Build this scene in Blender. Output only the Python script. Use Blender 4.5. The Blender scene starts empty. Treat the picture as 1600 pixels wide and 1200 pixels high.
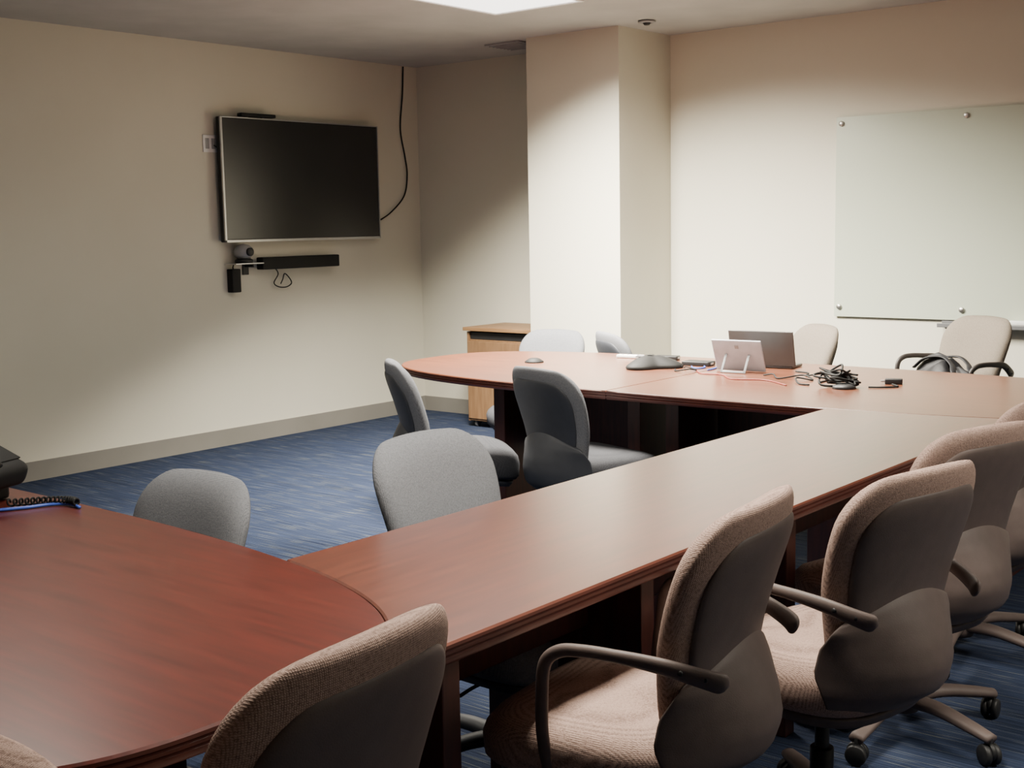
import bpy, bmesh, random
import numpy as np
from math import *
from mathutils import Vector, Matrix
random.seed(4)
COL=bpy.context.scene.collection
# ------------------------------------------------------------------ materials
def mat(name,color,rough=.6,metal=0.,spec=.5,color2=None,scale=8.,stretch=(1,1,1),detail=4,bump=0.,bscale=None,coat=0.,mixpos=(.35,.65),sheen=0.):
    m=bpy.data.materials.new(name); m.use_nodes=True
    nt=m.node_tree; b=nt.nodes['Principled BSDF']
    b.inputs['Base Color'].default_value=(*color,1); b.inputs['Roughness'].default_value=rough
    b.inputs['Metallic'].default_value=metal; b.inputs['Specular IOR Level'].default_value=spec
    b.inputs['Coat Weight'].default_value=coat; b.inputs['Coat Roughness'].default_value=.3
    if sheen: b.inputs['Sheen Weight'].default_value=sheen
    tc=nt.nodes.new('ShaderNodeTexCoord'); mp=nt.nodes.new('ShaderNodeMapping')
    mp.inputs['Scale'].default_value=stretch; nt.links.new(tc.outputs['Object'],mp.inputs['Vector'])
    n=nt.nodes.new('ShaderNodeTexNoise'); n.inputs['Scale'].default_value=scale; n.inputs['Detail'].default_value=detail
    nt.links.new(mp.outputs[0],n.inputs['Vector'])
    if color2 is None: color2=tuple(c*.9 for c in color)
    r=nt.nodes.new('ShaderNodeValToRGB'); r.color_ramp.elements[0].position=mixpos[0]; r.color_ramp.elements[1].position=mixpos[1]
    r.color_ramp.elements[0].color=(*color2,1); r.color_ramp.elements[1].color=(*color,1)
    nt.links.new(n.outputs['Fac'],r.inputs['Fac']); nt.links.new(r.outputs[0],b.inputs['Base Color'])
    if bump:
        n2=nt.nodes.new('ShaderNodeTexNoise'); n2.inputs['Scale'].default_value=bscale or scale*4; n2.inputs['Detail'].default_value=3
        nt.links.new(tc.outputs['Object'],n2.inputs['Vector'])
        bp=nt.nodes.new('ShaderNodeBump'); bp.inputs['Strength'].default_value=bump; bp.inputs['Distance'].default_value=.002
        nt.links.new(n2.outputs['Fac'],bp.inputs['Height']); nt.links.new(bp.outputs[0],b.inputs['Normal'])
    return m
def fabric(name,c1,c2,lo=.3,hi=1.0):
    m=bpy.data.materials.new(name); m.use_nodes=True; nt=m.node_tree; b=nt.nodes['Principled BSDF']
    b.inputs['Roughness'].default_value=.95; b.inputs['Specular IOR Level'].default_value=.1
    tc=nt.nodes.new('ShaderNodeTexCoord')
    ws=[]
    for d in ('Y','Z'):
        w=nt.nodes.new('ShaderNodeTexWave'); w.bands_direction=d; w.inputs['Scale'].default_value=100; w.inputs['Distortion'].default_value=3.0; w.inputs['Detail'].default_value=1
        w.inputs['Detail Scale'].default_value=6
        nt.links.new(tc.outputs['Object'],w.inputs['Vector']); ws.append(w)
    mu=nt.nodes.new('ShaderNodeMath'); mu.operation='MULTIPLY'
    nt.links.new(ws[0].outputs['Fac'],mu.inputs[0]); nt.links.new(ws[1].outputs['Fac'],mu.inputs[1])
    n=nt.nodes.new('ShaderNodeTexNoise'); n.inputs['Scale'].default_value=210; nt.links.new(tc.outputs['Object'],n.inputs['Vector'])
    ad=nt.nodes.new('ShaderNodeMath'); ad.operation='ADD'; nt.links.new(mu.outputs[0],ad.inputs[0]); nt.links.new(n.outputs['Fac'],ad.inputs[1])
    r=nt.nodes.new('ShaderNodeValToRGB'); r.color_ramp.elements[0].position=lo; r.color_ramp.elements[1].position=hi
    r.color_ramp.elements[0].color=(*c2,1); r.color_ramp.elements[1].color=(*c1,1)
    nt.links.new(ad.outputs[0],r.inputs['Fac']); nt.links.new(r.outputs[0],b.inputs['Base Color'])
    bp=nt.nodes.new('ShaderNodeBump'); bp.inputs['Strength'].default_value=.5; bp.inputs['Distance'].default_value=.001
    nt.links.new(ad.outputs[0],bp.inputs['Height']); nt.links.new(bp.outputs[0],b.inputs['Normal'])
    return m
def carpet():
    m=bpy.data.materials.new('blue_carpet'); m.use_nodes=True; nt=m.node_tree; b=nt.nodes['Principled BSDF']
    b.inputs['Roughness'].default_value=1; b.inputs['Specular IOR Level'].default_value=.05
    tc=nt.nodes.new('ShaderNodeTexCoord')
    def noise(stretch,scale,detail,p0,p1,ca,cb):
        mp=nt.nodes.new('ShaderNodeMapping'); mp.inputs['Scale'].default_value=stretch; nt.links.new(tc.outputs['Object'],mp.inputs['Vector'])
        n=nt.nodes.new('ShaderNodeTexNoise'); n.inputs['Scale'].default_value=scale; n.inputs['Detail'].default_value=detail
        nt.links.new(mp.outputs[0],n.inputs['Vector'])
        r=nt.nodes.new('ShaderNodeValToRGB'); r.color_ramp.elements[0].position=p0; r.color_ramp.elements[1].position=p1
        r.color_ramp.elements[0].color=(*ca,1); r.color_ramp.elements[1].color=(*cb,1)
        nt.links.new(n.outputs['Fac'],r.inputs['Fac']); return r,n
    base,_=noise((.6,54,1),4,1,.34,.68,(.014,.019,.037),(.034,.047,.086))
    st,_=noise((1.2,64,1),3.6,0,.69,.73,(0,0,0),(.8,.8,.8))
    mx=nt.nodes.new('ShaderNodeMix'); mx.data_type='RGBA'
    nt.links.new(st.outputs[0],mx.inputs[0]); nt.links.new(base.outputs[0],mx.inputs[6]); mx.inputs[7].default_value=(.11,.12,.115,1)
    nt.links.new(mx.outputs[2],b.inputs['Base Color'])
    n=nt.nodes.new('ShaderNodeTexNoise'); n.inputs['Scale'].default_value=250; nt.links.new(tc.outputs['Object'],n.inputs['Vector'])
    bp=nt.nodes.new('ShaderNodeBump'); bp.inputs['Strength'].default_value=.7; bp.inputs['Distance'].default_value=.004
    nt.links.new(n.outputs['Fac'],bp.inputs['Height']); nt.links.new(bp.outputs[0],b.inputs['Normal'])
    return m
def emis(name,c,s):
    m=bpy.data.materials.new(name); m.use_nodes=True; b=m.node_tree.nodes['Principled BSDF']
    b.inputs['Base Color'].default_value=(.8,.8,.8,1); b.inputs['Emission Color'].default_value=(*c,1); b.inputs['Emission Strength'].default_value=s
    return m
M={}
M['wall']=mat('wall_paint',(.60,.575,.48),.85,spec=.15,color2=(.585,.56,.465),scale=2,bump=.12,bscale=180)
M['ceil']=mat('ceiling_paint',(.43,.43,.405),.9,spec=.1,scale=3,bump=.1,bscale=200)
M['carpet']=carpet()
M['base']=mat('vinyl_baseboard',(.20,.19,.168),.5,scale=3)
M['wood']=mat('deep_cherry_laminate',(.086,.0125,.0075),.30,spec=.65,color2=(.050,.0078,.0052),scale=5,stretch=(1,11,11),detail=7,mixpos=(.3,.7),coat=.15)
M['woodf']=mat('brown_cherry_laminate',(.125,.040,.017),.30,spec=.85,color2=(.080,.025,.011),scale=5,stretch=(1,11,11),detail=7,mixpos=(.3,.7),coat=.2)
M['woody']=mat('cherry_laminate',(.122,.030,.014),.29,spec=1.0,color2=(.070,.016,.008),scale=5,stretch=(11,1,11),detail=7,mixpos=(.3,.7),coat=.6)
M['woodv']=mat('cherry_panel',(.058,.014,.010),.5,color2=(.037,.010,.008),scale=5,stretch=(11,11,1),detail=6)
M['edge']=mat('cherry_edge',(.080,.018,.012),.42,color2=(.056,.013,.009),scale=10)
M['oak']=mat('oak_veneer',(.25,.14,.062),.5,color2=(.18,.095,.04),scale=5,stretch=(1,9,9),detail=6)
M['oakv']=mat('oak_veneer_upright',(.20,.112,.053),.5,color2=(.15,.08,.036),scale=5,stretch=(9,9,1),detail=6)
M['fab_t']=fabric('warm_lit_taupe_weave',(.42,.295,.245),(.18,.12,.10),.35,.95)  # same weave as the grey chairs, with warm light put into its colour
M['fab_b']=fabric('beige_weave',(.21,.18,.145),(.125,.105,.085))
M['fab_g']=fabric('cool_lit_grey_weave',(.185,.19,.205),(.10,.103,.113))  # same weave as the taupe chairs, coloured for cooler light
M['fab_d']=fabric('shaded_slate_weave',(.055,.056,.062),(.03,.031,.036))  # grey weave darkened to paint the tables' shade onto the seats
M['sh_t']=mat('warm_lit_brown_plastic',(.105,.078,.070),.58,spec=.4,scale=30,bump=.15,bscale=400)  # shared shell plastic, browned to carry the warm light
M['sh_b']=mat('dark_brown_plastic',(.03,.025,.023),.5,spec=.4,scale=30)
M['sh_g']=mat('cool_lit_slate_plastic',(.036,.039,.047),.55,spec=.4,scale=30,bump=.15,bscale=400)  # shared shell plastic again, with cool light mixed into the colour
M['blk']=mat('black_plastic',(.014,.014,.015),.5,spec=.35,scale=20)
M['cord']=mat('black_rubber',(.007,.007,.007),.65,spec=.25,scale=20)
M['soft']=mat('black_leather',(.010,.010,.012),.6,spec=.35,scale=20,bump=.6,bscale=60)
M['screen']=mat('tv_screen',(.012,.013,.014),.28,spec=.6,scale=2)
M['silver']=mat('silver_trim',(.45,.45,.45),.35,metal=.7,scale=20)
M['steel']=mat('steel',(.45,.44,.42),.35,metal=1,scale=20)
M['white']=mat('white_plastic',(.75,.74,.72),.4,scale=20)
M['grey']=mat('grey_plastic',(.30,.30,.30),.45,scale=20)
M['dgrey']=mat('dark_grey_metal',(.12,.12,.125),.4,scale=20)
M['glass']=mat('frosted_glass_board',(.43,.465,.375),.25,spec=.4,color2=(.42,.455,.365),scale=1.5)
M['blue']=mat('blue_cable_jacket',(.04,.09,.45),.45,scale=20)
M['red']=mat('red_cable_jacket',(.25,.03,.02),.45,scale=20)
M['panel']=emis('light_diffuser',(1,.96,.90),3.6)
M['tablet']=mat('tablet_back_plastic',(.46,.49,.55),.35,scale=20)
M['tabdark']=mat('dark_lid',(.05,.045,.043),.4,scale=20)
# ------------------------------------------------------------------ helpers
def link(o): COL.objects.link(o); return o
def mkmesh(name,verts,faces,material,smooth=True,parent=None,loc=None,angle=None):
    me=bpy.data.meshes.new(name); me.from_pydata([tuple(v) for v in verts],[],faces); 
    bm=bmesh.new(); bm.from_mesh(me); bmesh.ops.remove_doubles(bm,verts=bm.verts,dist=1e-5); bmesh.ops.recalc_face_normals(bm,faces=bm.faces); bm.to_mesh(me); bm.free()
    if smooth:
        for p in me.polygons: p.use_smooth=True
    if smooth and angle is not None:
        try: me.set_sharp_from_angle(angle=radians(angle))
        except Exception: pass
    if isinstance(material,(list,tuple)):
        for mm in material: me.materials.append(mm)
    else: me.materials.append(material)
    o=bpy.data.objects.new(name,me); link(o)
    if parent: o.parent=parent
    if loc: o.location=loc
    return o
def boxdata(cx,cy,cz,sx,sy,sz,bev=.003,seg=2,rot=None):
    bm=bmesh.new(); bmesh.ops.create_cube(bm,size=1)
    bmesh.ops.scale(bm,vec=(sx,sy,sz),verts=bm.verts)
    if bev: bmesh.ops.bevel(bm,geom=bm.edges[:],offset=min(bev,min(sx,sy,sz)*.45),segments=seg,profile=.6,affect='EDGES')
    if rot is not None: bmesh.ops.transform(bm,matrix=rot.to_4x4() if hasattr(rot,'to_4x4') else rot,verts=bm.verts)
    bmesh.ops.translate(bm,vec=(cx,cy,cz),verts=bm.verts)
    bm.verts.index_update()
    v=[tuple(x.co) for x in bm.verts]; f=[[x.index for x in q.verts] for q in bm.faces]; bm.free(); return v,f
def cyldata(cx,cy,cz,r,h,seg=28,r2=None,axis='Z',bev=.002):
    r2=r if r2 is None else r2
    prof=[(0,-h/2),(r-bev,-h/2),(r,-h/2+bev),(r2,h/2-bev),(r2-bev,h/2),(0,h/2)]
    v=[];f=[]
    for (rr,z) in prof:
        for i in range(seg):
            a=2*pi*i/seg; p=(rr*cos(a),rr*sin(a),z)
            if axis=='X': p=(p[2],p[0],p[1])
            if axis=='Y': p=(p[0],p[2],p[1])
            v.append((p[0]+cx,p[1]+cy,p[2]+cz))
    n=len(prof)
    for k in range(n-1):
        for i in range(seg):
            j=(i+1)%seg; f.append([k*seg+i,k*seg+j,(k+1)*seg+j,(k+1)*seg+i])
    return v,f
def lathe(prof,c=(0,0,0),seg=32):
    v=[];f=[]
    for (rr,z) in prof:
        for i in range(seg):
            a=2*pi*i/seg; v.append((rr*cos(a)+c[0],rr*sin(a)+c[1],z+c[2]))
    for k in range(len(prof)-1):
        for i in range(seg):
            j=(i+1)%seg; f.append([k*seg+i,k*seg+j,(k+1)*seg+j,(k+1)*seg+i])
    return v,f
def join(*ds):
    V=[];F=[]
    for v,f in ds:
        n=len(V); V+=list(v); F+=[[i+n for i in q] for q in f]
    return V,F
def catmull(pts,n=8,closed=False):
    P=[np.array(p,float) for p in pts]; out=[]
    m=len(P)
    for i in range(m-1):
        p0=P[i-1] if i>0 else 2*P[0]-P[1]; p1=P[i]; p2=P[i+1]; p3=P[i+2] if i+2<m else 2*P[-1]-P[-2]
        for k in range(n):
            t=k/n; out.append(.5*((2*p1)+(-p0+p2)*t+(2*p0-5*p1+4*p2-p3)*t*t+(-p0+3*p1-3*p2+p3)*t**3))
    out.append(P[-1]); return out
def sweep(pts,ra,rb=None,seg=10,n=8,up=(0,1,0),smooth=True,taper=None):
    rb=rb or ra; P=catmull(pts,n) if smooth else [np.array(p,float) for p in pts]
    up=np.array(up,float); v=[];f=[]; N=len(P); prev=None
    for i in range(N):
        t=P[min(i+1,N-1)]-P[max(i-1,0)]; t/=np.linalg.norm(t)+1e-12
        if prev is None:
            a=up-t*(up@t)
            if np.linalg.norm(a)<1e-3: a=np.array([1,0,.1])-t*(np.array([1,0,.1])@t)
        else: a=prev-t*(prev@t)
        a/=np.linalg.norm(a); prev=a; b=np.cross(t,a)
        k=1 if taper is None else taper(i/(N-1))
        ka,kb=k if isinstance(k,tuple) else (k,k)
        for s in range(seg):
            th=2*pi*s/seg; v.append(P[i]+a*cos(th)*ra*ka+b*sin(th)*rb*kb)
    for i in range(N-1):
        for s in range(seg):
            j=(s+1)%seg; f.append([i*seg+s,i*seg+j,(i+1)*seg+j,(i+1)*seg+s])
    f.append(list(range(seg))); f.append([(N-1)*seg+s for s in range(seg)])
    return [tuple(x) for x in v],f
def empty(name,loc,rz=0):
    e=bpy.data.objects.new(name,None); e.empty_display_size=.1; e.location=loc; e.rotation_euler=(0,0,rz); return link(e)
def meta(o,label,cat,group=None):
    o['label']=label; o['category']=cat
    if group: o['group']=group
def struct(o): o['kind']='structure'; return o
def outline_normals(P):
    n=len(P); out=[]
    for i in range(n):
        a=np.array(P[i-1]);b=np.array(P[(i+1)%n]); t=b-a; t/=np.linalg.norm(t)+1e-9; out.append((t[1],-t[0]))
    return out
def slab(outline,prof):
    N=outline_normals(outline); v=[];f=[];n=len(outline)
    for ins,z in prof:
        for (x,y),(nx,ny) in zip(outline,N): v.append((x-nx*ins,y-ny*ins,z))
    for k in range(len(prof)-1):
        for i in range(n):
            j=(i+1)%n; f.append([k*n+i,(k+1)*n+i,(k+1)*n+j,k*n+j])
    top=list(range(n)); bot=[(len(prof)-1)*n+i for i in range(n)][::-1]
    return v,f,top,bot
# ------------------------------------------------------------------ room
W=-6.974; D=7.41; H=2.7106; XE=2.6; YS=-2.4
def plane_box(name,x0,x1,y0,y1,z0,z1,m,k=True):
    v,f=boxdata((x0+x1)/2,(y0+y1)/2,(z0+z1)/2,x1-x0,y1-y0,z1-z0,0)
    o=mkmesh(name,v,f,m,smooth=False)
    if k: struct(o)
    return o
plane_box('floor',W-.1,XE+.1,YS-.1,D+.1,-.1,0,M['carpet'])
plane_box('ceiling',W-.1,XE+.1,YS-.1,D+.1,H,H+.1,M['ceil'])
plane_box('wall_west',W-.1,W,YS,D,0,H,M['wall'])
plane_box('wall_north',W-.1,XE+.1,D,D+.1,0,H,M['wall'])
plane_box('wall_south',W-.1,XE+.1,YS-.1,YS,0,H,M['wall'])
plane_box('wall_east',XE,XE+.1,YS,D,0,H,M['wall'])
plane_box('wall_column',-5.382,-4.636,6.795,D-.001,0,H,M['wall'])
plane_box('baseboard_west',W,W+.012,YS,D,0,.115,M['base'])
plane_box('baseboard_north',W+.012,-5.382,D-.012,D,0,.115,M['base'])
plane_box('baseboard_east',-4.636,XE,D-.012,D,0,.115,M['base'])
plane_box('baseboard_column',-5.39,-4.624,6.783,6.795,0,.115,M['base'])
plane_box('baseboard_return',-4.636,-4.624,6.795,D-.012,0,.115,M['base'])
# ------------------------------------------------------------------ ceiling lights
def troffer(cx,cy,power,sx=.61,sy=1.22,spread=124,tilt=(0,0)):
    e=empty('ceiling_light',(cx,cy,H))
    meta(e,'rectangular recessed fluorescent ceiling light with a frosted diffuser','ceiling light','recessed ceiling lights')
    fr=join(boxdata(-sx/2-.008,0,-.006,.022,sy+.03,.012,.002),boxdata(sx/2+.008,0,-.006,.022,sy+.03,.012,.002),
            boxdata(0,-sy/2-.008,-.006,sx,.022,.012,.002),boxdata(0,sy/2+.008,-.006,sx,.022,.012,.002))
    mkmesh('light_frame',*fr,M['white'],parent=e,smooth=False)
    mkmesh('diffuser',*boxdata(0,0,-.003,sx,sy,.004,0),M['panel'],parent=e,smooth=False)
    L=bpy.data.lights.new('lamp','AREA'); L.shape='RECTANGLE'; L.size=sx*.85; L.size_y=sy*.85; L.energy=power; L.color=(1,.93,.80); L.spread=radians(spread)
    k=.012+.5*sy*.85*sin(abs(tilt[0]))+.5*sx*.85*sin(abs(tilt[1]))
    lo=bpy.data.objects.new('lamp',L); lo.location=(0,0,-k); lo.rotation_euler=(tilt[0],tilt[1],0); lo.parent=e; link(lo)
troffer(-4.565,5.26,500,spread=130,tilt=(radians(14),radians(-10)))
troffer(-2.95,5.0,180,spread=126,tilt=(radians(3),0))
troffer(-4.565,2.2,38,spread=150)
troffer(-1.6,2.2,95,spread=134)
troffer(.9,3.6,90,spread=132)
def detector(x,y,r,name,label):
    e=empty(name,(x,y,H)); meta(e,label,name.replace('_',' '))
    mkmesh('mounting_ring',*lathe([(0,-.004),(r,-.004),(r,-.012),(r*.8,-.016),(r*.55,-.016),(r*.5,-.005),(0,-.005)]),M['grey'],parent=e)
    mkmesh('sensor_head',*lathe([(0,-.03),(r*.3,-.028),(r*.42,-.018),(r*.42,-.005)]),M['blk'],parent=e)
detector(-4.40,6.76,.055,'smoke_detector','small round dark ceiling sensor next to the column')
detector(-4.98,4.9,.05,'sprinkler_head','small round sprinkler head in the ceiling')
e=mkmesh('air_vent',*join(boxdata(-5.62,6.97,H-.006,.3,.3,.012,.003),*[boxdata(-5.62,6.85+i*.04,H-.014,.26,.008,.01,.001) for i in range(7)]),M['grey'],smooth=False)
meta(e,'square grey slatted air vent in the ceiling','air vent')
# ------------------------------------------------------------------ tables
NE=3.3; NF=3.0
def superell(cx,cy,a,b,n,N=200):
    P=[]
    for i in range(N):
        t=2*pi*i/N; c,s=cos(t),sin(t)
        P.append((cx+a*copysign(abs(c)**(2/n),c),cy+b*copysign(abs(s)**(2/n),s)))
    return P
TH=.74
PROF_TOP=[(.004,0),(.0,-.004)]
PROF_EDGE=[(.0,-.004),(-.001,-.010),(.003,-.012),(-.001,-.015),(-.001,-.021),(.003,-.023),(-.001,-.026),(-.001,-.034),(.004,-.040)]
def tabletop(parent,outline,m,origin=(0,0)):
    O=[(x-origin[0],y-origin[1]) for x,y in outline]
    v,f,top,bot=slab(O,[(i,TH+z) for i,z in PROF_TOP]); f.append(top)
    mkmesh('tabletop',v,f,m,parent=parent,smooth=False)
    v,f,top,bot=slab(O,[(i,TH+z) for i,z in PROF_EDGE]); f.append(bot)
    mkmesh('edge_band',v,f,M['edge'],parent=parent,smooth=True,angle=50)
def panel(parent,name,x0,x1,y0,y1,z0,z1,m=None):
    v,f=boxdata((x0+x1)/2,(y0+y1)/2,(z0+z1)/2,abs(x1-x0),abs(y1-y0),z1-z0,.004)
    return mkmesh(name,v,f,m or M['woodv'],parent=parent,smooth=False)
NC=(-3.58,1.20); NA,NB=2.08,.675
near=superell(NC[0],NC[1],NA,NB,NE)
t=empty('conference_table',(NC[0],NC[1],0)); meta(t,'dark cherry racetrack-shaped conference table with a ridged edge','conference table')
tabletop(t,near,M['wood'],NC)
for lx in (-1.35,1.35):
    panel(t,'leg',lx-.03,lx+.03,-.36,.36,0,TH-.04)
panel(t,'modesty_panel',-1.32,1.32,-.02,.02,.12,TH-.04)
FC=(-2.93,5.24); FA,FB=1.92,.70
far=superell(FC[0],FC[1],FA,FB,NF)
SX=-3.18
def clip_half(P,sx,left):
    Q=[]; n=len(P)
    for i in range(n):
        a,b=P[i],P[(i+1)%n]; ia=(a[0]<=sx)==left; ib=(b[0]<=sx)==left
        if ia: Q.append(a)
        if ia!=ib:
            k=(sx-a[0])/(b[0]-a[0]); Q.append((sx,a[1]+k*(b[1]-a[1])))
    return Q
Lh=clip_half(far,SX-.0015,True); Rh=clip_half(far,SX+.0015,False)
t=empty('conference_table',(-4.1,5.24,0)); meta(t,'rounded-end half of a cherry conference table beside the oak cabinet','conference table')
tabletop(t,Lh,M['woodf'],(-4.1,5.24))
for lx in (.02,.84): panel(t,'leg',lx-.035,lx+.035,-.36,.30,0,TH-.04)
panel(t,'modesty_panel',.06,.80,-.02,.02,.34,TH-.04)
t=empty('conference_table',(-2.1,5.24,0)); meta(t,'rounded-end half of a cherry conference table holding laptop and cables','conference table')
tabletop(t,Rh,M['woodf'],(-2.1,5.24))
for lx in (-.95,.45): panel(t,'leg',lx-.035,lx+.035,-.36,.30,0,TH-.04)
panel(t,'modesty_panel',-.91,.41,-.02,.02,.34,TH-.04)
X1,X2=-2.142,-1.462
def yn(x):
    k=min(1,abs(x-NC[0])/NA); return NC[1]+NB*(max(0,1-k**NE))**(1/NE)
def yf(x):
    k=min(1,abs(x-FC[0])/FA); return FC[1]-FB*(1-k**NF)**(1/NF)
xe=NC[0]+NA
xs=list(np.linspace(X1,xe-.0005,48))
mid=[(x,yn(x)+.003) for x in xs]
mid+= [(X2,mid[-1][1])]
xs2=list(np.linspace(X1,X2,26))
mid+= [(x,yf(x)-.003) for x in xs2[::-1]]
MC=(-1.8,3.05)
t=empty('conference_table',(MC[0],MC[1],0)); meta(t,'long narrow cherry conference table joining two rounded tables','conference table')
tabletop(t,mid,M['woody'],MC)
panel(t,'leg',-.28,.27,-1.40,-1.35,0,TH-.04)
for ly in (-.60,.14,1.25): panel(t,'leg',-.28,.20,ly-.028,ly+.028,0,TH-.04)
panel(t,'modesty_panel',.02,.045,-1.33,1.22,.50,TH-.04)
# ------------------------------------------------------------------ chairs
def padgrid(surf,tf,tb,nu=24,nv=28,eu=8,ev=None):
    v=[];f=[]
    us=[sin(pi/2*(-1+2*i/nu)) for i in range(nu+1)]; vs=[.5-.5*cos(pi*j/nv) for j in range(nv+1)]
    idx={}
    for side in (0,1):
        for j,vv in enumerate(vs):
            for i,u in enumerate(us):
                p=np.array(surf(u,vv)); e=sqrt(max(0,1-abs(u)**eu))*sqrt(max(0,1-abs(2*vv-1)**(ev or 14)))
                if abs(u)>.9999 or j in(0,nv): e=0
                off=tf(u,vv)*e if side==0 else -tb(u,vv)*e
                q=(p[0]+off,p[1],p[2]); idx[(side,j,i)]=len(v); v.append(q)
    for side in (0,1):
        for j in range(nv):
            for i in range(nu):
                f.append([idx[(side,j,i)],idx[(side,j,i+1)],idx[(side,j+1,i+1)],idx[(side,j+1,i)]])
    return v,f
def spine(z): return float(np.interp(z,[.44,.50,.56,.62,.70,.78,.86,.96],[-.215,-.20,-.195,-.20,-.215,-.24,-.268,-.30]))
def hwz(z): return float(np.interp(z,[.44,.50,.56,.62,.68,.74,.80,.86,.96],[.178,.176,.182,.194,.210,.223,.231,.234,.232]))
def backsurf(scale=1.,z0=.46,z1=.95,dx=0.,rt=.12,rb=.05,wrap=.05):
    def s(u,v):
        z=z0+(z1-z0)*v; w=hwz(z)*scale
        if z>z1-rt: k=(z-(z1-rt))/rt; w-= rt*.82*(1-sqrt(max(0,1-min(1,k)**2.4)))
        if z<z0+rb: k=((z0+rb)-z)/rb; w-= rb*(1-sqrt(max(0,1-min(1,k)**2)))
        y=u*w; zz=z+ .018*(1-(y/.24)**2)*max(0,(z-.7)/.25)
        return (spine(z)+dx+wrap*(y/.24)**2,y,zz)
    return s
def armtaper(t):
    r=1.0 if t>.045 else sqrt(max(.02,1-(1-t/.045)**2))
    return (r,r*(1.75-.75*min(1,t*3.2)))
def build_chair_parts(fab,sh,arms,drop,armz=0,seatup=0,seatfab=None):
    root=empty('office_chair',(0,0,0))
    up=-drop
    def P(name,d,m,par=None,z=None,**k):
        o=mkmesh(name,d[0],d[1],m,parent=par or root,**k)
        if z: o.location.z=z
        return o
    P('backrest',padgrid(backsurf(),lambda u,v:.064,lambda u,v:.030,eu=4,ev=7),fab,z=up)
    P('back_shell',padgrid(backsurf(.86,.48,.903,-.022,rt=.11),lambda u,v:.004,lambda u,v:.015,eu=8,ev=12),sh,z=up)
    # lower shell grows smoothly out of the upper back and bulges round the seat
    ks=list(range(10))
    zs=[.700,.668,.628,.575,.52,.46,.414,.392,.388,.388]; xx=[-.232,-.250,-.270,-.292,-.303,-.282,-.22,-.13,-.05,.03]; hw=[.160,.194,.210,.221,.227,.219,.20,.18,.15,.12]
    def low(u,v):
        k=v*9; z=float(np.interp(k,ks,zs)); x=float(np.interp(k,ks,xx)); w=float(np.interp(k,ks,hw))
        wr=float(np.interp(k,ks,[.035,.055,.085,.13,.15,.11,.05,.01,0,0])); lift=float(np.interp(k,ks,[-.060,-.038,-.015,0,0,.01,.025,.033,.033,.03]))
        return (x+wr*u*u,w*u,z+lift*u*u)
    P('lumbar_shell',padgrid(low,lambda u,v:.006,lambda u,v:.009,nv=44,eu=10,ev=24),sh,z=up)
    def seatd(a,b,zt,zb,cx=.02,dome=.012,n=3.4,N=56):
        rings=[(0.0,zt+dome),(.45,zt+dome*.9),(.75,zt+dome*.4),(.90,zt-.006),(.97,zt-.024),(1.0,(zt+zb)/2+.01),(.985,zb+.018),(.93,zb),(0.0,zb)]
        v=[];f=[]
        for k,z in rings:
            for i in range(N):
                th=2*pi*i/N; c,s=cos(th),sin(th)
                x=a*copysign(abs(c)**(2/n),c); y=b*copysign(abs(s)**(2/n),s)
                y*= (1+.05*(x/a))
                zz=z-.024*max(0,(x*k/a))**3 + .012*abs(y*k/b)**2.5
                v.append((cx+x*k,y*k,zz))
        for r in range(len(rings)-1):
            for i in range(N):
                j=(i+1)%N; f.append([r*N+i,r*N+j,(r+1)*N+j,(r+1)*N+i])
        return v,f
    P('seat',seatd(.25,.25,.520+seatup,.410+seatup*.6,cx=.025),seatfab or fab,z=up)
    P('seat_shell',seatd(.225,.225,.418+seatup*.6,.376+seatup*.6,dome=0),sh,z=up)
    if arms:
        for s in (-1,1):
            A=armz
            path=[(-.285,s*.184,.652+A*.4),(-.250,s*.210,.666+A*.6),(-.18,s*.238,.686+A),(-.10,s*.256,.697+A),(-.03,s*.267,.700+A),(.018,s*.270,.693+A),(.050,s*.269,.664+A),(.060,s*.265,.60+A*.8),(.066,s*.254,.51),(.058,s*.235,.43),(.035,s*.18,.39)]
            a=P('armrest',sweep(path,.010,.013,seg=14,n=8,up=(0,1,0),taper=armtaper),sh,z=up)
            for bx,by,bz in ((-.252,.215,.668+A*.5),(-.212,.234,.679+A*.8)):
                mkmesh('bolt',*cyldata(bx,s*by,bz,.006,.010,14,axis='Y'),M['blk'],parent=a)
    P('tilt_mechanism',boxdata(-.01,0,.352,.20,.10,.06,.012,3),M['blk'],z=up)
    P('adjustment_lever',sweep([(.03,-.03,.345),(.03,-.14,.345),(.03,-.20,.338)],.005,seg=8),M['blk'],z=up)
    topz=.35-drop
    P('gas_cylinder',join(cyldata(0,0,(topz+.09)/2,.017,topz-.09,20),cyldata(0,0,.155,.028,.14,20)),M['blk'])
    hub=join(lathe([(0,.128),(.04,.128),(.05,.117),(.055,.085),(.05,.065),(0,.065)],seg=28),
        *[sweep([(.03*cos(a),.03*sin(a),.098),(.13*cos(a),.13*sin(a),.102),(.24*cos(a),.24*sin(a),.086),(.308*cos(a),.308*sin(a),.073)],.031,.021,seg=12,n=5,up=(-sin(a),cos(a),0),taper=lambda t:1-.32*t) for a in [radians(36+72*i) for i in range(5)]])
    b=P('wheel_base',hub,sh)
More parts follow.
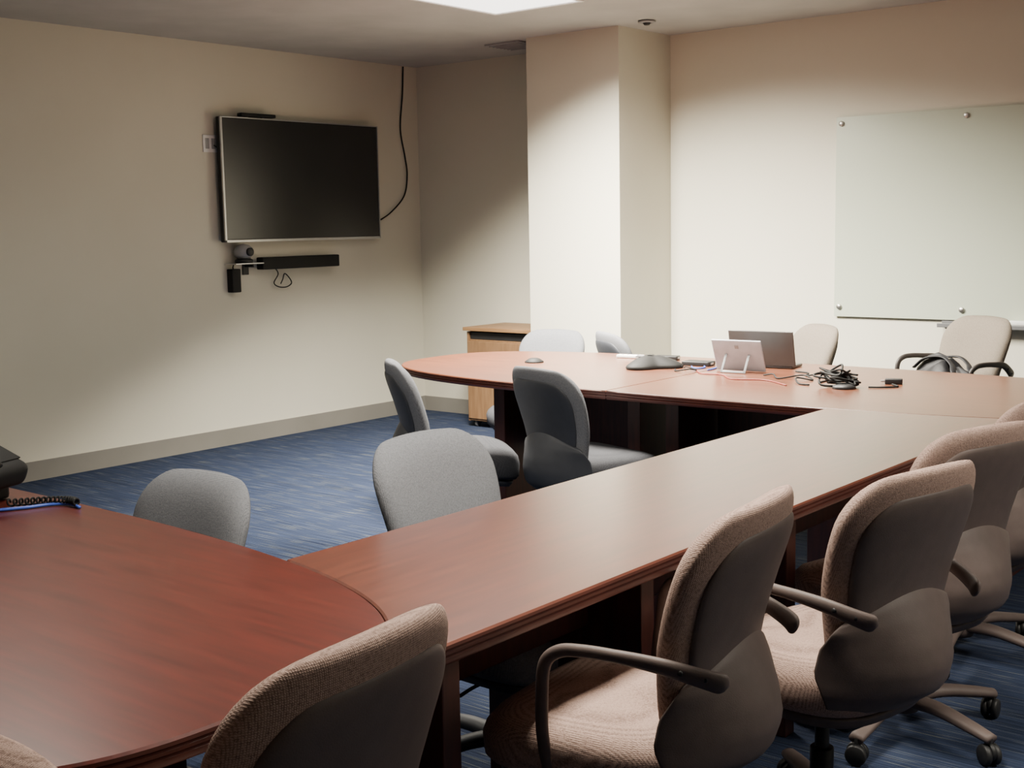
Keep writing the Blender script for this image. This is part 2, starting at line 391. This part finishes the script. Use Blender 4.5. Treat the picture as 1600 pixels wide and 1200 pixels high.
    for i in range(5):
        a=radians(36+72*i); ca,sa=cos(a),sin(a)
        w1=cyldata(0,-.014,0,.029,.018,24,axis='Y',bev=.004); w2=cyldata(0,.014,0,.029,.018,24,axis='Y',bev=.004); h=cyldata(0,0,.024,.009,.05,14)
        hood=cyldata(-.002,0,.008,.026,.014,24,axis='Y')
        d=join(w1,w2,h,hood)
        rz=Matrix.Rotation(a+radians(40+60*i),3,'Z')
        V=[tuple(rz@Vector(q)+Vector((.30*ca,.30*sa,.0295))) for q in d[0]]
        mkmesh('caster',V,d[1],M['blk'],parent=b)
    return root
def copy_tree(o,parent=None):
    c=o.copy(); COL.objects.link(c)
    if parent: c.parent=parent; c.matrix_parent_inverse=o.matrix_parent_inverse.copy()
    for ch in o.children: copy_tree(ch,c)
    return c
protos={}
def chair(px,py,face,kind='t',arms=False,drop=0.,label='',group='office chairs around the tables',armz=0,seatup=0,dark=False):
    key=(kind,arms,round(drop,3),armz,seatup,dark)
    if key not in protos:
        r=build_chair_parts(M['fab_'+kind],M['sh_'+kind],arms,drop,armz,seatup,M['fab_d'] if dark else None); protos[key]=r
    else: r=copy_tree(protos[key])
    r.location=(px,py,0); r.rotation_euler=(0,0,radians(face)); meta(r,label,'chair',group)
    return r
chair(-1.425,1.07,187,'t',False,.008,'warm-lit taupe woven chair with dark shell beside the curved table end')
chair(-1.40,2.085,187.5,'t',True,.012,'warm-lit taupe woven armchair on wheels pulled up to the long table')
chair(-1.265,2.69,167,'t',True,.022,'warm-lit taupe woven armchair on wheels angled beside the long table')
chair(-1.365,3.42,162,'t',False,.035,'warm-lit taupe woven office chair turned slightly at the long table')
chair(-1.47,4.17,172,'t',False,.06,'warm-lit taupe woven office chair near the long table end')
chair(-1.185,.325,-84,'t',False,.004,'warm-lit taupe woven office chair turned away from the curved table end')
chair(-2.76,1.79,270,'g',False,.14,'cool-lit grey woven office chair tucked low against the curved table')
chair(-2.12,2.52,0,'g',False,.063,'cool-lit grey woven office chair tucked under the long table')
chair(-3.77,4.20,50,'g',False,.08,'cool-lit grey office chair seen edge-on by the rounded table',seatup=.05,dark=True)
chair(-3.19,4.42,74,'g',False,.09,'cool-lit grey office chair with slate shell facing the table seam',seatup=.05,dark=True)
chair(-4.79,6.08,278,'g',False,.155,'lowered cool-lit grey office chair behind the table by the column',dark=True)
chair(-4.12,6.34,55,'g',False,.13,'cool-lit grey office chair turned sideways behind the rounded table')
chair(-3.28,6.35,235,'b',False,.08,'beige woven office chair behind the open laptop')
chair(-2.33,6.27,241,'b',True,0,'beige armchair holding a black bag below the glass board',armz=.055)
# ------------------------------------------------------------------ television & gear
tv=empty('television',(W,6.145,1.81)); meta(tv,'large flat black television with thin silver frame, wall mounted','television')
hy,hz_=.735,.42
mkmesh('tv_body',*boxdata(.055,0,0,.045,2*hy-.004,2*hz_-.004,.006),M['blk'],parent=tv,smooth=False)
mkmesh('screen',*boxdata(.079,0,.004,.006,2*hy-.03,2*hz_-.036,.001),M['screen'],parent=tv,smooth=False)
mkmesh('frame_trim',*join(boxdata(.078,-hy+.008,0,.014,.016,2*hz_,.002),boxdata(.078,hy-.005,0,.014,.010,2*hz_,.002),boxdata(.078,0,-hz_+.009,.014,2*hy,.018,.002),boxdata(.078,0,hz_-.004,.014,2*hy,.008,.002)),M['silver'],parent=tv,smooth=False)
mkmesh('wall_mount',*boxdata(.018,0,0,.032,.6,.4,.003),M['blk'],parent=tv,smooth=False)
o=mkmesh('sensor_bar',*join(boxdata(W+.075,5.73,2.247,.05,.30,.024,.006),boxdata(W+.06,5.73,2.234,.03,.10,.012,.003)),M['cord']); meta(o,'slim black sensor bar on top of the television','sensor bar')
o=empty('wall_outlet',(W,5.38,2.05)); meta(o,'white wall outlet plate beside the television','outlet')
mkmesh('cover_plate',*boxdata(.004,0,0,.008,.115,.115,.003),M['white'],parent=o)
mkmesh('socket',*join(boxdata(.009,-.025,0,.004,.03,.07,.002),boxdata(.009,.025,0,.004,.03,.07,.002)),M['grey'],parent=o)
mkmesh('plug_cord',*sweep([(.02,.02,-.01),(.03,.06,-.05),(.025,.05,-.14),(.03,.09,-.24),(.03,.12,-.3)],.004,seg=8),M['blk'],parent=o)
o=mkmesh('wall_cable',*sweep([(W+.012,7.25,H-.005),(W+.012,7.235,2.5),(W+.012,7.205,2.3),(W+.012,7.205,2.18),(W+.014,7.24,2.02),(W+.014,7.26,1.88),(W+.016,7.22,1.72),(W+.02,7.08,1.60),(W+.03,6.93,1.53),(W+.05,6.82,1.52)],.006,seg=8),M['cord']); meta(o,'thin black cable drooping from the ceiling to the television','cable')
sb=empty('soundbar',(W,6.05,1.24)); meta(sb,'long black soundbar mounted beneath the television','soundbar')
mkmesh('speaker_body',*boxdata(.075,0.01,0,.07,.72,.085,.008),M['cord'],parent=sb)
mkmesh('bracket',*join(boxdata(.02,-.2,0,.04,.04,.05,.002),boxdata(.02,.2,0,.04,.04,.05,.002)),M['grey'],parent=sb)
mkmesh('power_cord',*sweep([(.05,-.19,-.037),(.03,-.15,-.08),(.03,-.19,-.14),(.03,-.15,-.17),(.03,-.08,-.175),(.03,-.03,-.15),(.03,-.05,-.11),(.03,-.09,-.08),(.03,-.11,-.12),(.03,-.13,-.15)],.0045,seg=8),M['blk'],parent=sb)
sh=empty('camera_shelf',(W,5.57,1.245)); meta(sh,'small metal wall shelf bracket under the television','shelf')
mkmesh('shelf_plate',*boxdata(.07,0,0,.13,.24,.008,.002),M['silver'],parent=sh,smooth=False)
mkmesh('wall_bracket',*join(boxdata(.006,.06,-.04,.012,.05,.08,.002),boxdata(.05,.06,-.015,.09,.01,.025,.002)),M['blk'],parent=sh,smooth=False)
cam=empty('conference_camera',(W+.07,5.57,1.2495)); meta(cam,'round grey conference camera sitting on the wall shelf','camera')
mkmesh('camera_base',*lathe([(0,0),(.06,0),(.062,.02),(.045,.03),(0,.03)]),M['blk'],parent=cam)
mkmesh('camera_head',*lathe([(0,.025),(.04,.03),(.062,.05),(.068,.075),(.062,.10),(.036,.122),(0,.128)]),M['grey'],parent=cam)
mkmesh('lens',*cyldata(.058,0,.075,.028,.04,24,axis='X'),M['blk'],parent=cam)
o=empty('control_box',(W,5.51,1.13)); meta(o,'narrow black control box hanging on the wall','control box')
mkmesh('box_body',*boxdata(.03,0,0,.058,.075,.16,.006),M['cord'],parent=o)
mkmesh('hanging_cord',*sweep([(.03,0,.07),(.035,-.01,.09),(.03,.0,.105)],.005,seg=8),M['blk'],parent=o)
# ------------------------------------------------------------------ cabinet
cb=empty('storage_cabinet',(-5.76,7.16,0)); meta(cb,'small brown oak rolling cabinet in the corner by the column','cabinet')
mkmesh('cabinet_top',*boxdata(0,0,.725,.72,.48,.026,.004),M['oak'],parent=cb,smooth=False)
mkmesh('cabinet_body',*join(boxdata(-.33,0,.375,.02,.43,.66,.002),boxdata(.33,0,.375,.02,.43,.66,.002),boxdata(0,.2,.375,.66,.02,.66,.002),boxdata(0,0,.06,.66,.43,.02,.002),boxdata(0,.0,.64,.66,.4,.015,.002)),M['oakv'],parent=cb,smooth=False)
d=mkmesh('door',*boxdata(0,-.215,.35,.66,.02,.57,.003),M['oakv'],parent=cb,smooth=False)
mkmesh('handle',*cyldata(-.25,-.235,.52,.012,.02,16,axis='Y'),M['steel'],parent=d)
mkmesh('slot_shade_block',*boxdata(0,-.10,.675,.64,.2,.05,.002),M['blk'],parent=cb,smooth=False)  # black block standing in for the shade inside the slot
for x in (-.29,.29):
    for y in (-.17,.17): mkmesh('caster',*join(cyldata(x,y,.024,.024,.02,18,axis='X'),boxdata(x,y,.045,.03,.03,.012,.002)),M['dgrey'],parent=cb)
# ------------------------------------------------------------------ glass board
wb=empty('glass_whiteboard',(-2.63,D-.001,1.48)); meta(wb,'frosted pale green glass whiteboard held by steel standoffs','whiteboard')
mkmesh('glass_panel',*boxdata(0,-.018,0,1.60,.008,1.22,.001),M['glass'],parent=wb,smooth=False)
for x in (-.765,0,.765):
    for z in (.57,-.55): mkmesh('standoff',*cyldata(x,-.017,z,.016,.033,20,axis='Y'),M['steel'],parent=wb)
tr=mkmesh('marker_tray',*join(boxdata(-2.20,D-.05,.835,1.1,.09,.010,.002),boxdata(-2.20,D-.092,.843,1.1,.008,.022,.002),boxdata(-2.20,D-.008,.848,1.1,.014,.036,.002)),M['dgrey'],smooth=False); meta(tr,'narrow grey marker tray below the glass board','marker tray')
er=empty('board_eraser',(-2.28,D-.05,.841)); meta(er,'white board eraser lying on the marker tray','eraser')
mkmesh('eraser_body',*boxdata(0,0,.026,.14,.05,.026,.006),M['white'],parent=er); mkmesh('felt_pad',*boxdata(0,0,.007,.135,.048,.013,.002),M['grey'],parent=er)
# ------------------------------------------------------------------ things on the far table
Z=TH+.0005
ph=empty('speakerphone',(-3.50,5.40,Z),radians(25)); meta(ph,'black three-lobed conference speakerphone','speakerphone')
def trilobe(r0,amp,N=72): return [((r0+amp*cos(3*2*pi*i/N))*cos(2*pi*i/N),(r0+amp*cos(3*2*pi*i/N))*sin(2*pi*i/N)) for i in range(N)]
O=trilobe(.13,.032); v=[];f=[];N=72
rings=[(1.0,0),(1.03,.008),(.99,.018),(.8,.034),(.5,.052),(.3,.060),(0.0,.062)]
for k,z in rings: v+=[(x*k,y*k,z) for x,y in O]
for r in range(len(rings)-1):
    for i in range(N): j=(i+1)%N; f.append([r*N+i,r*N+j,(r+1)*N+j,(r+1)*N+i])
f.append(list(range(N)))
mkmesh('phone_body',v,f,M['cord'],parent=ph)
mkmesh('keypad',*boxdata(-.05,0,.056,.05,.06,.006,.002),M['dgrey'],parent=ph); mkmesh('display',*boxdata(-.0,0,.063,.03,.05,.004,.001),M['screen'],parent=ph)
gr=mkmesh('cable_grommet',*lathe([(0,.022),(.022,.022),(.032,.018),(.05,.006),(.052,0),(0,0)],c=(-4.17,5.29,Z)),M['cord']); meta(gr,'round black cable grommet on the rounded tabletop','grommet')
rc=empty('remote_control',(-3.84,5.72,Z),radians(10)); meta(rc,'small white remote control lying on the table','remote control')
mkmesh('remote_body',*boxdata(0,0,.009,.15,.045,.018,.006,3),M['white'],parent=rc)
for i in range(4): mkmesh('button',*cyldata(-.045+.03*i,0,.019,.006,.004,12),M['grey'],parent=rc)
ad=empty('video_adapter',(-3.62,5.74,Z),radians(15)); meta(ad,'flat black adapter box lying behind the speakerphone','adapter')
mkmesh('adapter_body',*boxdata(0,0,.011,.13,.07,.022,.004),M['blk'],parent=ad); mkmesh('port',*boxdata(.066,0,.011,.004,.03,.01,.001),M['silver'],parent=ad)
ad=empty('video_adapter',(-3.34,5.60,Z),radians(5)); meta(ad,'flat black adapter box beside the tablet','adapter')
mkmesh('adapter_body',*boxdata(0,0,.011,.15,.09,.022,.004),M['blk'],parent=ad); mkmesh('port',*boxdata(.076,0,.011,.004,.03,.01,.001),M['silver'],parent=ad)
tb=empty('tablet',(-3.02,5.47,Z),radians(4)); meta(tb,'silver tablet propped on its kickstand with its back showing','tablet')
R=Matrix.Rotation(radians(24),3,'X')
def rotd(d,R,off): return [tuple(R@Vector(q)+Vector(off)) for q in d[0]],d[1]
mkmesh('tablet_body',*rotd(boxdata(0,0,.085,.26,.009,.17,.004),R,(0,0,.004)),M['tablet'],parent=tb)
hp=R@Vector((0,-.006,.095))+Vector((0,0,.004))
ks_=Matrix.Rotation(radians(-33),3,'X')
ln=hp.z/cos(radians(33))-.002
mkmesh('kickstand',*rotd(join(boxdata(-.06,0,-ln/2,.012,.004,ln*.98,.001),boxdata(.06,0,-ln/2,.012,.004,ln*.98,.001),boxdata(0,0,-ln*.93,.13,.004,.012,.001)),ks_,hp),M['dgrey'],parent=tb)
mkmesh('back_emblem',*rotd(boxdata(0,-.0055,.135,.02,.002,.02,.001),R,(0,0,.004)),M['grey'],parent=tb)
lp=empty('laptop',(-3.00,5.655,Z),radians(6)); meta(lp,'open dark laptop behind the silver tablet','laptop')
mkmesh('keyboard_base',*boxdata(-.01,.075,.008,.32,.145,.014,.004),M['tabdark'],parent=lp)
R=Matrix.Rotation(radians(14),3,'X')
mkmesh('lid',*rotd(boxdata(0,0,.090,.34,.009,.180,.004),R,(0,0,.014)),M['tabdark'],parent=lp)
mkmesh('display',*rotd(boxdata(0,.005,.088,.31,.002,.15,.001),R,(0,0,.014)),M['screen'],parent=lp)
pts=[]
rr=random.Random(5)
for i in range(32):
    a=i*1.9+rr.uniform(-.5,.5); r=rr.uniform(.035,.09); h=rr.uniform(.008,.10)*(1-.5*(r-.03)/.06)
    pts.append((-2.38+r*cos(a)*1.2,5.17+r*sin(a)*.75,Z+.006+h))
ct=empty('cable_bundle',(0,0,0)); meta(ct,'tangled bundle of black cables coming from a table port','cable')
mkmesh('coiled_cable',*sweep(pts,.0048,seg=8,n=7),M['cord'],parent=ct)
mkmesh('table_port',*lathe([(0,.02),(.03,.02),(.048,.012),(.052,0),(0,0)],c=(-2.33,5.13,Z)),M['blk'],parent=ct)
def cable(pts,r,m,label):
    o=mkmesh('cable',*sweep([(x,y,Z+r+z) for x,y,z in pts],r,seg=8,n=6),m); meta(o,label,'cable'); return o
cable([(-2.50,5.14,.0),(-2.56,5.16,.0),(-2.62,5.26,.012),(-2.56,5.30,.0),(-2.64,5.36,.012),(-2.72,5.28,.0),(-2.78,5.34,.01),(-2.84,5.36,.0)],.0038,M['cord'],'thin black cable running to the silver tablet')
cable([(-2.50,5.24,.0),(-2.51,5.36,.0),(-2.58,5.46,.012),(-2.66,5.44,.0),(-2.70,5.54,.0),(-2.78,5.57,0)],.0038,M['cord'],'thin black cable running to the dark laptop')
cable([(-2.25,5.20,.0),(-2.2,5.22,0),(-2.15,5.28,.0),(-2.20,5.34,.0)],.0038,M['cord'],'short black cable ending at a small adapter')
cable([(-2.58,5.08,.0),(-2.75,5.20,0),(-2.90,5.16,.0),(-3.02,5.28,.0),(-3.12,5.27,0),(-3.2,5.35,0)],.003,M['red'],'thin red cable crossing the tabletop')
cable([(-3.33,5.36,.0),(-3.29,5.30,.0),(-3.22,5.31,.012),(-3.22,5.38,0),(-3.28,5.39,.012),(-3.34,5.46,.0)],.0035,M['cord'],'looped black cable beside the speakerphone')
o=empty('usb_adapter',(-2.21,5.38,Z),radians(20)); meta(o,'small black adapter block on the table','adapter'); mkmesh('adapter_body',*boxdata(0,0,.012,.075,.035,.024,.004),M['blk'],parent=o); mkmesh('plug',*boxdata(-.045,0,.012,.02,.014,.008,.001),M['silver'],parent=o)
cable([(-3.32,5.50,.0),(-3.29,5.46,.0),(-3.25,5.45,.0),(-3.245,5.50,0),(-3.27,5.54,.0)],.004,M['blue'],'blue network cable beside the speakerphone')
cable([(-3.205,5.60,.0),(-3.19,5.53,0),(-3.175,5.46,0),(-3.175,5.41,.0)],.004,M['blue'],'short blue network cable beside the tablet')
bg=empty('handbag',(-2.25,6.15,.535),radians(60)); meta(bg,'slouchy black leather bag on the armchair','bag')
v=[];f=[];N=48;rings=[(0,0),(.8,0),(1,.03),(1.12,.07),(1.08,.115),(.94,.16),(.68,.20),(.35,.222),(0,.225)]
for k,z in rings:
    for i in range(N):
        a=2*pi*i/N; w=1+.08*sin(5*a+z*20)+.06*sin(9*a+z*35)+.03*sin(14*a-z*50); v.append((.10*k*cos(a)*w,.20*k*sin(a)*w,z+.020*sin(4*a+1)*(k>.25)*(z>.05)+.03*sin(a)*(z>.1)))
for r in range(len(rings)-1):
    for i in range(N): j=(i+1)%N; f.append([r*N+i,r*N+j,(r+1)*N+j,(r+1)*N+i])
mkmesh('bag_body',v,f,M['soft'],parent=bg)
for y,h in ((-.05,.250),(.05,.245)): mkmesh('strap',*sweep([(y,-.13,.14),(y-.01,-.11,.19),(y+.03,-.05,h-.03),(y+.04,.03,h),(y+.0,.11,h-.01),(y-.02,.17,.19)],.006,.016,seg=8,n=6),M['soft'],parent=bg)
# ------------------------------------------------------------------ near table phone
dp=empty('desk_phone',(-3.30,1.70,Z),radians(20)); meta(dp,'black desk phone with a raised handset on the table','telephone')
R=Matrix.Rotation(radians(24),3,'Y')
mkmesh('phone_body',*rotd(boxdata(0,0,.03,.20,.20,.07,.034,7),R,(0,0,.080)),M['cord'],parent=dp)
mkmesh('stand',*boxdata(-.02,0,.035,.12,.18,.07,.012),M['cord'],parent=dp)
mkmesh('handset',*rotd(sweep([(-.10,-.06,.085),(-.06,-.06,.105),(.0,-.06,.11),(.06,-.06,.105),(.10,-.06,.082)],.026,.020,seg=14),R,(0,0,.080)),M['cord'],parent=dp)
mkmesh('keypad',*rotd(boxdata(0,.04,.066,.12,.10,.004,.001),R,(0,0,.080)),M['cord'],parent=dp)
cable([(-3.16,1.67,.0),(-3.12,1.74,.0),(-3.10,1.80,0),(-3.06,1.835,0),(-3.0,1.83,.0)],.0045,M['blue'],'blue network cable beside the desk phone')
pts=[]
for i in range(90):
    s=i/89; c=np.array([-3.17+.15*s,1.72+.12*sin(s*1.9),.012]); a=i*1.25; pts.append((c[0]+.0,c[1]+.009*cos(a),c[2]+.009*sin(a)))
cable(pts,.0028,M['cord'],'coiled black handset cord on the table')
# ------------------------------------------------------------------ world + camera
w=bpy.data.worlds.new('world'); bpy.context.scene.world=w; w.use_nodes=True
w.node_tree.nodes['Background'].inputs[0].default_value=(.5,.55,.7,1); w.node_tree.nodes['Background'].inputs[1].default_value=.1
f_,pitch,roll,yaw,cz=1973.1564,.1253,.0187,.6856,1.4733
F=Vector((-sin(yaw)*cos(pitch),cos(yaw)*cos(pitch),-sin(pitch))); Rr=Vector((cos(yaw),sin(yaw),0)); U=Rr.cross(F)
c,s=cos(roll),sin(roll); R2=Rr*c-U*s; U2=Rr*s+U*c
cd=bpy.data.cameras.new('camera'); cd.sensor_width=36; cd.lens=f_/1600*36; cd.clip_start=.05
co=bpy.data.objects.new('camera',cd); link(co)
m=Matrix((( R2.x,U2.x,-F.x,0),(R2.y,U2.y,-F.y,0),(R2.z,U2.z,-F.z,cz),(0,0,0,1)))
co.matrix_world=m
bpy.context.scene.camera=co
